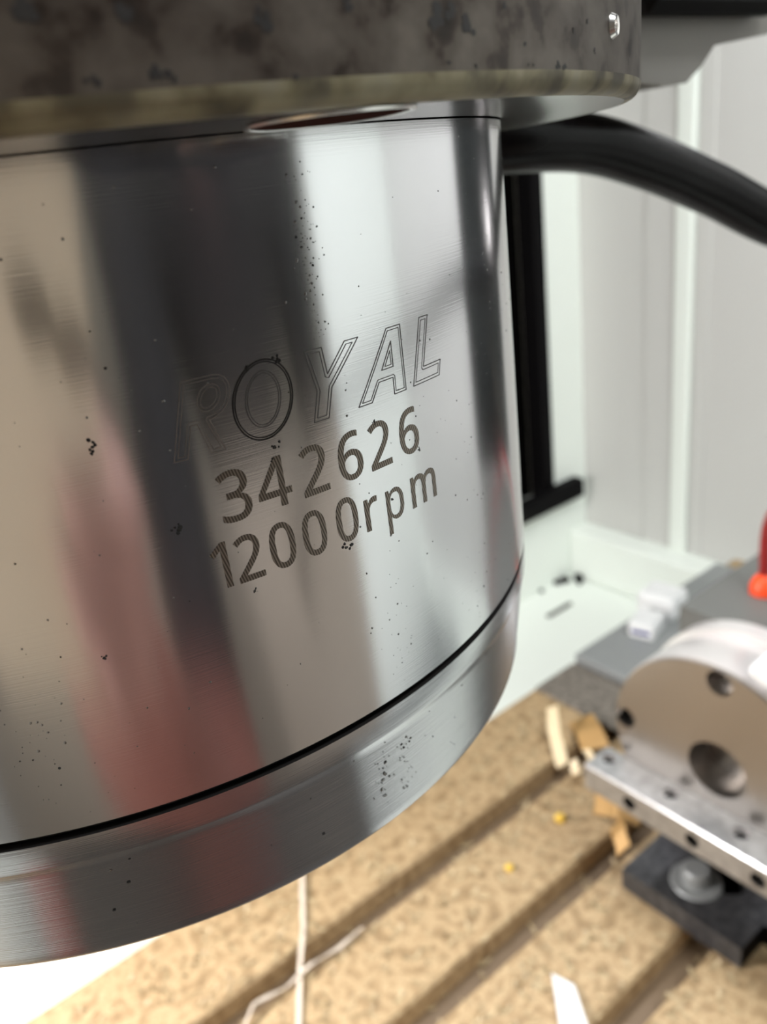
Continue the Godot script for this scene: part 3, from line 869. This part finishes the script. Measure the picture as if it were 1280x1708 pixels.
# ------------------------------------------------------------------ operator
# bones [from, to, radius at from, radius at to], joined with a smooth minimum and meshed as surface nets
func skin(bones: Array, cell: float, soft: float, cuts := []) -> ArrayMesh:
	var lo := Vector3.INF
	var hi := -Vector3.INF
	for b in bones:
		var r: float = maxf(b[2], b[3]) + soft + cell * 2.0
		lo = lo.min(b[0] - Vector3.ONE * r).min(b[1] - Vector3.ONE * r)
		hi = hi.max(b[0] + Vector3.ONE * r).max(b[1] + Vector3.ONE * r)
	var nx := int((hi.x - lo.x) / cell) + 2
	var ny := int((hi.y - lo.y) / cell) + 2
	var nz := int((hi.z - lo.z) / cell) + 2
	var f := PackedFloat32Array()
	f.resize(nx * ny * nz)
	f.fill(1.0)
	for b in bones:
		var A: Vector3 = b[0]
		var B: Vector3 = b[1]
		var reach: float = maxf(b[2], b[3]) + soft + cell * 2.0
		var p0 := (A.min(B) - Vector3.ONE * reach - lo) / cell
		var p1 := (A.max(B) + Vector3.ONE * reach - lo) / cell
		var ab := B - A
		var ll := maxf(ab.length_squared(), 1e-9)
		for i in range(maxi(0, int(p0.x)), mini(nx, int(p1.x) + 2)):
			for j in range(maxi(0, int(p0.y)), mini(ny, int(p1.y) + 2)):
				for k in range(maxi(0, int(p0.z)), mini(nz, int(p1.z) + 2)):
					var p := lo + Vector3(i, j, k) * cell
					var t := clampf((p - A).dot(ab) / ll, 0.0, 1.0)
					var d: float = (p - A - ab * t).length() - lerpf(b[2], b[3], t)
					var at := (i * ny + j) * nz + k
					var o := f[at]
					var h := maxf(soft - absf(o - d), 0.0) / soft
					f[at] = minf(o, d) - h * h * soft * 0.25
	for c in cuts:   # keep only what lies on the inner side of each plane
		for i in nx:
			for j in ny:
				for k in nz:
					var at := (i * ny + j) * nz + k
					f[at] = maxf(f[at], (lo + Vector3(i, j, k) * cell - c[0]).dot(c[1]))
	var ids := PackedInt32Array()
	ids.resize(nx * ny * nz)
	ids.fill(-1)
	var pos := PackedVector3Array()
	var nor := PackedVector3Array()
	var step := [ny * nz, nz, 1]
	for i in nx - 1:
		for j in ny - 1:
			for k in nz - 1:
				var at := (i * ny + j) * nz + k
				var inside := 0
				for c in 8:
					if f[at + (c & 1) * step[0] + (c >> 1 & 1) * step[1] + (c >> 2 & 1)] < 0.0: inside += 1
				if inside == 0 or inside == 8: continue
				var sum := Vector3.ZERO
				var n := 0
				for c in 8:
					for ax in 3:
						if c >> ax & 1: continue
						var u: int = at + (c & 1) * step[0] + (c >> 1 & 1) * step[1] + (c >> 2 & 1)
						var v: int = u + step[ax]
						if (f[u] < 0.0) != (f[v] < 0.0):
							var w := f[u] / (f[u] - f[v])
							var q := Vector3(c & 1, c >> 1 & 1, c >> 2 & 1)
							q[ax] += w
							sum += q
							n += 1
				ids[at] = pos.size()
				pos.append(lo + (Vector3(i, j, k) + sum / n) * cell)
				var g := Vector3(f[at + step[0]] - f[at], f[at + step[1]] - f[at], f[at + 1] - f[at])
				g += Vector3(f[at + step[0] + step[1] + 1] - f[at + step[1] + 1], f[at + step[0] + step[1] + 1] - f[at + step[0] + 1], f[at + step[0] + step[1] + 1] - f[at + step[0] + step[1]])
				nor.append(g.normalized())
	var st := begin()
	for i in range(1, nx - 1):
		for j in range(1, ny - 1):
			for k in range(1, nz - 1):
				var at := (i * ny + j) * nz + k
				for ax in 3:
					if (f[at] < 0.0) == (f[at + step[ax]] < 0.0): continue
					var s1: int = step[(ax + 1) % 3]
					var s2: int = step[(ax + 2) % 3]
					var q := [ids[at], ids[at - s1], ids[at - s1 - s2], ids[at - s2]]
					if q.min() < 0: continue
					tri(st, pos[q[0]], pos[q[1]], pos[q[2]], nor[q[0]], nor[q[1]], nor[q[2]])
					tri(st, pos[q[0]], pos[q[2]], pos[q[3]], nor[q[0]], nor[q[2]], nor[q[3]])
	return st.commit()

func make_operator() -> void:
	var y := EYE.y
	var right := Vector3(0.7790, -0.1185, 0.6160)
	var up := Vector3(0.3263, 0.9152, -0.2366)
	var back := Vector3(-0.5357, 0.3852, 0.7516)
	# the phone, its lens at the camera
	var ph := thing("phone", "champagne coloured phone held up in front of the spindle", "phone", EYE + back * 0.005)
	ph.basis = Basis(right, up, back).orthonormalized()
	var c := Vector3(PHX, PHY, 0.0)
	var st := begin()
	var poly := PackedVector2Array()
	for q in [[1, 1, 0], [-1, 1, 90], [-1, -1, 180], [1, -1, 270]]:
		for p in arcpts(Vector2(c.x + q[0] * 0.029, c.y + q[1] * 0.071), 0.009, q[2], q[2] + 90, 6): poly.append(p)
	prism(st, poly, 0.0, 0.0075)
	part("phone_body", st.commit(), M.phone, ph)
	var sc := begin()
	prism(sc, PackedVector2Array([Vector2(c.x - 0.035, c.y - 0.076), Vector2(c.x + 0.035, c.y - 0.076), Vector2(c.x + 0.035, c.y + 0.076), Vector2(c.x - 0.035, c.y + 0.076)]), 0.0075, 0.008)
	part("screen", sc.commit(), M.black, ph)
	for q in LENSES:
		part("lens", lathem([Vector2(0.0, 0.0006), Vector2(0.0062, 0.0006), Vector2(0.0065, 0.0014), Vector2(0.0072, 0.0014), Vector2(0.0074, 0.0)], 32, Transform3D(Basis(Vector3.RIGHT, -PI / 2), Vector3(q[0], q[1], 0.0))), M.lens, ph)
	# the body that holds it
	var o := thing("person", "person in a dark jacket and dark trousers leaning in to hold the phone", "person")
	var ft := -0.88
	var hip := Vector3(0.20, 0.08, 1.06)
	var chest := Vector3(0.19, 0.47, 0.86)
	var neck := Vector3(0.18, 0.66, 0.76)
	var head := Vector3(0.13, 0.86, 0.68)
	var sl := Vector3(-0.04, 0.57, 0.77)
	var sr := Vector3(0.42, 0.57, 0.79)
	var el := Vector3(-0.08, 0.115, 0.41)
	var er := Vector3(0.50, 0.30, 0.90)
	var grip: Vector3 = ph.transform * Vector3(c.x, c.y - 0.058, 0.020)
	var wl: Vector3 = grip + Vector3(-0.004, -0.050, 0.055)
	var wr := Vector3(0.47, 0.05, 0.86)
	var legs := [[hip + Vector3(-0.09, -0.04, 0), Vector3(0.11, -0.44, 1.00), 0.088, 0.062], [Vector3(0.11, -0.44, 1.00), Vector3(0.11, ft + 0.09, 1.06), 0.060, 0.042],
		[hip + Vector3(0.09, -0.04, 0), Vector3(0.29, -0.44, 1.02), 0.088, 0.062], [Vector3(0.29, -0.44, 1.02), Vector3(0.29, ft + 0.09, 1.10), 0.060, 0.042]]
	var feet := [[Vector3(0.11, ft + 0.055, 1.07), Vector3(0.10, ft + 0.035, 0.90), 0.042, 0.033], [Vector3(0.29, ft + 0.055, 1.11), Vector3(0.30, ft + 0.035, 0.94), 0.042, 0.033]]
	var trunk := [[hip + Vector3(-0.06, 0, 0), hip + Vector3(0.06, 0, 0), 0.115, 0.115], [hip, chest, 0.115, 0.125], [chest + Vector3(-0.07, 0.0, 0), chest + Vector3(0.07, 0.0, 0), 0.115, 0.115], [sl, sr, 0.062, 0.062], [chest, neck, 0.11, 0.055]]
	var arms := [[sl, el, 0.055, 0.042], [el, wl, 0.042, 0.030], [sr, er, 0.055, 0.042], [er, wr, 0.041, 0.028]]
	var body := legs + feet + trunk + arms + [[neck - Vector3(0, 0.03, 0), head - Vector3(0, 0.05, 0), 0.052, 0.055], [wl, grip, 0.028, 0.02]]
	var hd := [[head + Vector3(0, 0.035, 0.012), head + Vector3(0, 0.0, -0.01), 0.082, 0.072], [head + Vector3(0, -0.04, -0.022), head + Vector3(-0.004, -0.085, -0.048), 0.062, 0.034]]
	part("body", skin(body + hd, 0.014, 0.03), M.skin, o)
	part("face", skin(hd + [[head + Vector3(-0.004, 0.0, -0.088), head + Vector3(-0.006, -0.034, -0.105), 0.008, 0.013], [head + Vector3(-0.03, -0.068, -0.075), head + Vector3(0.024, -0.068, -0.075), 0.009, 0.009], [head + Vector3(-0.04, 0.012, -0.075), head + Vector3(0.034, 0.012, -0.075), 0.012, 0.012],
		[head + Vector3(-0.083, 0.0, 0.01), head + Vector3(-0.082, -0.04, 0.0), 0.014, 0.010], [head + Vector3(0.083, 0.0, 0.01), head + Vector3(0.082, -0.04, 0.0), 0.014, 0.010]], 0.006, 0.02), M.skin, o)
	for s in [-0.034, 0.028]:
		part("eye", lathem([Vector2(0.0, 0.011), Vector2(0.008, 0.008), Vector2(0.011, 0.0), Vector2(0.008, -0.008), Vector2(0.0, -0.011)], 16, Transform3D(Basis.IDENTITY, head + Vector3(s, -0.004, -0.074))), M.eye, o)
	part("hair", skin([[head + Vector3(0, 0.055, 0.030), head + Vector3(0, 0.02, 0.045), 0.082, 0.075], [head + Vector3(-0.03, 0.075, -0.02), head + Vector3(0.03, 0.075, -0.02), 0.05, 0.05]], 0.012, 0.03), M.hair, o)
	var jk := []
	for b in trunk + arms.slice(0, 1) + arms.slice(2, 3): jk.append([b[0], b[1], b[2] + 0.014, b[3] + 0.014])
	jk.append([er, wr.lerp(er, 0.12), 0.054, 0.044])
	part("jacket", skin(jk, 0.014, 0.035), M.jacket, o)
	part("sleeve", skin([[el, wl.lerp(el, 0.12), 0.080, 0.052], [el, el.lerp(sl, 0.22), 0.080, 0.070]], 0.009, 0.03), M.sleeve, o)
	var tr := []
	for b in legs: tr.append([b[0], b[1], b[2] + 0.012, b[3] + 0.018])
	tr.append([hip + Vector3(-0.06, -0.02, 0), hip + Vector3(0.06, -0.02, 0), 0.125, 0.125])
	part("trousers", skin(tr, 0.014, 0.03), M.trousers, o)
	for b in feet: part("shoe", skin([[b[0], b[1], b[2] + 0.008, b[3] + 0.006]], 0.010, 0.02), M.black, o)
	# the hand: palm behind the lower half of the phone, four fingers round one long edge, the thumb round the other
	var L := func(px: float, py: float, pz: float) -> Vector3: return ph.transform * Vector3(c.x + px, c.y + py, pz)
	var hb := [[wl, L.call(0.010, -0.078, 0.026), 0.025, 0.021], [L.call(0.018, -0.080, 0.026), L.call(0.022, -0.036, 0.022), 0.014, 0.013], [L.call(0.004, -0.082, 0.027), L.call(0.006, -0.034, 0.023), 0.014, 0.013], [L.call(-0.010, -0.082, 0.027), L.call(-0.012, -0.040, 0.023), 0.014, 0.012]]
	part("palm", skin(hb, 0.004, 0.012), M.skin, o)
	for k in 4:
		var yy := -0.074 + 0.0195 * k
		var reach: float = [0.006, 0.015, 0.018, 0.012][k]
		part("finger", skin([[L.call(0.026, yy, 0.024), L.call(0.047, yy + 0.002, 0.010), 0.0095, 0.009], [L.call(0.047, yy + 0.002, 0.010), L.call(0.043, yy + 0.003, -0.008), 0.009, 0.0085], [L.call(0.043, yy + 0.003, -0.008), L.call(0.030 - reach, yy + 0.005, -0.0095), 0.0085, 0.0075]], 0.0035, 0.006), M.skin, o)
	part("thumb", skin([[L.call(-0.014, -0.068, 0.026), L.call(-0.045, -0.040, 0.014), 0.013, 0.0105], [L.call(-0.045, -0.040, 0.014), L.call(-0.046, -0.006, 0.004), 0.0105, 0.0085]], 0.0035, 0.006), M.skin, o)
	part("hanging_hand", skin([[wr, wr + Vector3(-0.004, -0.05, -0.012), 0.026, 0.024], [wr + Vector3(-0.004, -0.05, -0.035), wr + Vector3(-0.006, -0.095, -0.04), 0.014, 0.013], [wr + Vector3(-0.004, -0.05, 0.010), wr + Vector3(-0.006, -0.095, 0.012), 0.014, 0.013]], 0.005, 0.015), M.skin, o)
	for k in 4:
		var p0 := wr + Vector3(-0.006, -0.098, -0.040 + 0.019 * k)
		var ln: float = [0.030, 0.036, 0.034, 0.026][k]
		part("finger", skin([[p0, p0 + Vector3(-0.006, -ln, -0.004), 0.0095, 0.009], [p0 + Vector3(-0.006, -ln, -0.004), p0 + Vector3(-0.024, -ln * 1.8, -0.004), 0.009, 0.0075]], 0.004, 0.006), M.skin, o)
	part("thumb", skin([[wr + Vector3(-0.004, -0.025, -0.022), wr + Vector3(-0.016, -0.062, -0.058), 0.013, 0.010], [wr + Vector3(-0.016, -0.062, -0.058), wr + Vector3(-0.022, -0.092, -0.062), 0.010, 0.008]], 0.004, 0.006), M.skin, o)

# ------------------------------------------------------------------ light and workshop
func lamp_panel(called: String, at: Vector3, size: Vector2, energy: float, c: Color, label: String, glow: float, towards := Vector3.DOWN, shade := 0.0) -> void:
	var t := thing(called, label, "lamp", at)
	var bs := Basis.looking_at(towards, Vector3.BACK if absf(towards.y) > 0.9 else Vector3.UP)
	part("lamp_housing", boxm(bs * Vector3(0, 0, 0.022), Vector3(size.x + 0.03, size.y + 0.03, 0.03), 0.004, bs), M.paint_grey, t)
	if shade > 0.0:
		part("lamp_shade", boxm(bs * Vector3(0, -size.y * 0.5 - 0.030, -shade * 0.5 + 0.01), Vector3(size.x + 0.04, 0.004, shade + 0.03), 0.001, bs), M.paint_grey, t)
	var m := mat(c, 0.5)
	m.emission_enabled = true
	m.emission = c
	m.emission_energy_multiplier = glow
	part("lamp_diffuser", boxm(Vector3.ZERO, Vector3(size.x, size.y, 0.012), 0.002, bs), m, t)
	var l := AreaLight3D.new()
	l.name = "lamp_light"
	l.area_size = size
	l.light_color = c
	l.light_energy = energy
	l.area_range = 12.0
	l.area_attenuation = 2.0
	l.shadow_enabled = true
	l.basis = bs
	l.position = towards.normalized() * 0.012
	t.add_child(l)

func _ready() -> void:
	# camera
	var cam := Camera3D.new()
	cam.name = "camera"
	cam.fov = 64.54
	cam.near = 0.01
	cam.far = 30.0
	var ca := CameraAttributesPhysical.new()
	ca.frustum_focal_length = 19.004
	ca.frustum_focus_distance = 0.097
	ca.frustum_near = 0.01
	ca.frustum_far = 30.0
	ca.exposure_aperture = 16.0
	cam.attributes = ca
	cam.transform = Transform3D(Basis(Vector3(0.7790, -0.1185, 0.6160), Vector3(0.3263, 0.9152, -0.2366), Vector3(-0.5357, 0.3852, 0.7516)).orthonormalized(), EYE)
	add_child(cam)
	cam.current = true
	# surroundings
	var we := WorldEnvironment.new()
	we.name = "world"
	var e := Environment.new()
	e.background_mode = Environment.BG_COLOR
	e.background_color = Color(0.02, 0.02, 0.02)
	e.tonemap_mode = Environment.TONE_MAPPER_LINEAR
	e.tonemap_exposure = 1.2
	e.sdfgi_enabled = true
	e.ssao_enabled = true
	e.ssil_enabled = true
	we.environment = e
	add_child(we)
	make_materials()
	# lamps
	lamp_panel("work_lamp", Vector3(0.25, 1.40, 0.55), Vector2(0.30, 0.14), 0.95, Color(0.95, 0.98, 1.0), "white work lamp above the front opening of the enclosure", 4.0, Vector3(0.50, -0.70, -1.0).normalized())
	lamp_panel("strip_lamp", Vector3(0.46, 1.05, -0.50), Vector2(0.40, 0.08), 1.3, Color(0.97, 0.98, 1.0), "white strip lamp with a shade above the rotary fixture", 4.0, Vector3(-0.10, -0.28, 1.0).normalized(), 0.05)
	lamp_panel("strip_lamp", Vector3(-0.55, 1.00, -0.50), Vector2(0.40, 0.08), 0.6, Color(0.97, 0.98, 1.0), "white strip lamp left of the spindle housing", 4.0, Vector3(0.05, -0.30, 1.0).normalized(), 0.05)
	lamp_panel("spot_lamp", Vector3(-0.30, 0.40, -0.50), Vector2(0.10, 0.08), 0.62, Color(1.0, 0.98, 0.97), "small white lamp behind the spindle", 4.0, Vector3(0.42, -0.50, 0.25).normalized())
	var place := {-1.2: "white ceiling lamp panel of the workshop on the left", 0.3: "white ceiling lamp panel of the workshop above the operator", 1.8: "white ceiling lamp panel of the workshop on the right"}
	for x in [-1.2, 0.3, 1.8]:
		lamp_panel("ceiling_lamp", Vector3(x, 2.28, 0.6), Vector2(0.6, 1.2), 0.7, Color(1.0, 0.99, 0.96), place[x], 3.0)
	# workshop
	struct("workshop_floor", span(Vector3(-3.0, -0.93, -2.0), Vector3(3.0, -0.88, 3.2)), mat(Color(0.45, 0.46, 0.45), 0.6), "grey workshop floor", Vector3.ZERO, "floor")
	struct("ceiling", span(Vector3(-3.0, 2.32, -2.0), Vector3(3.0, 2.37, 3.2)), mat(Color(0.8, 0.8, 0.78), 0.8), "pale workshop ceiling", Vector3.ZERO, "ceiling")
	struct("wall_north", span(Vector3(-3.0, -0.88, -2.05), Vector3(3.0, 2.32, -2.0)), mat(Color(0.75, 0.74, 0.70), 0.8), "pale workshop wall behind the machine")
	struct("wall_south", span(Vector3(-3.0, -0.88, 3.2), Vector3(3.0, 2.32, 3.25)), mat(Color(0.72, 0.70, 0.66), 0.8), "pale workshop wall behind the operator")
	struct("wall_west", span(Vector3(-3.05, -0.93, -2.0), Vector3(-3.0, 2.32, 3.2)), mat(Color(0.75, 0.74, 0.70), 0.8), "pale workshop wall on the left")
	struct("wall_east", span(Vector3(3.0, -0.93, -2.0), Vector3(3.05, 2.32, 3.2)), mat(Color(0.75, 0.74, 0.70), 0.8), "pale workshop wall on the right")
	make_enclosure()
	make_head()
	make_spindle()
	make_table()
	make_rotary()
	make_debris()
	make_operator()
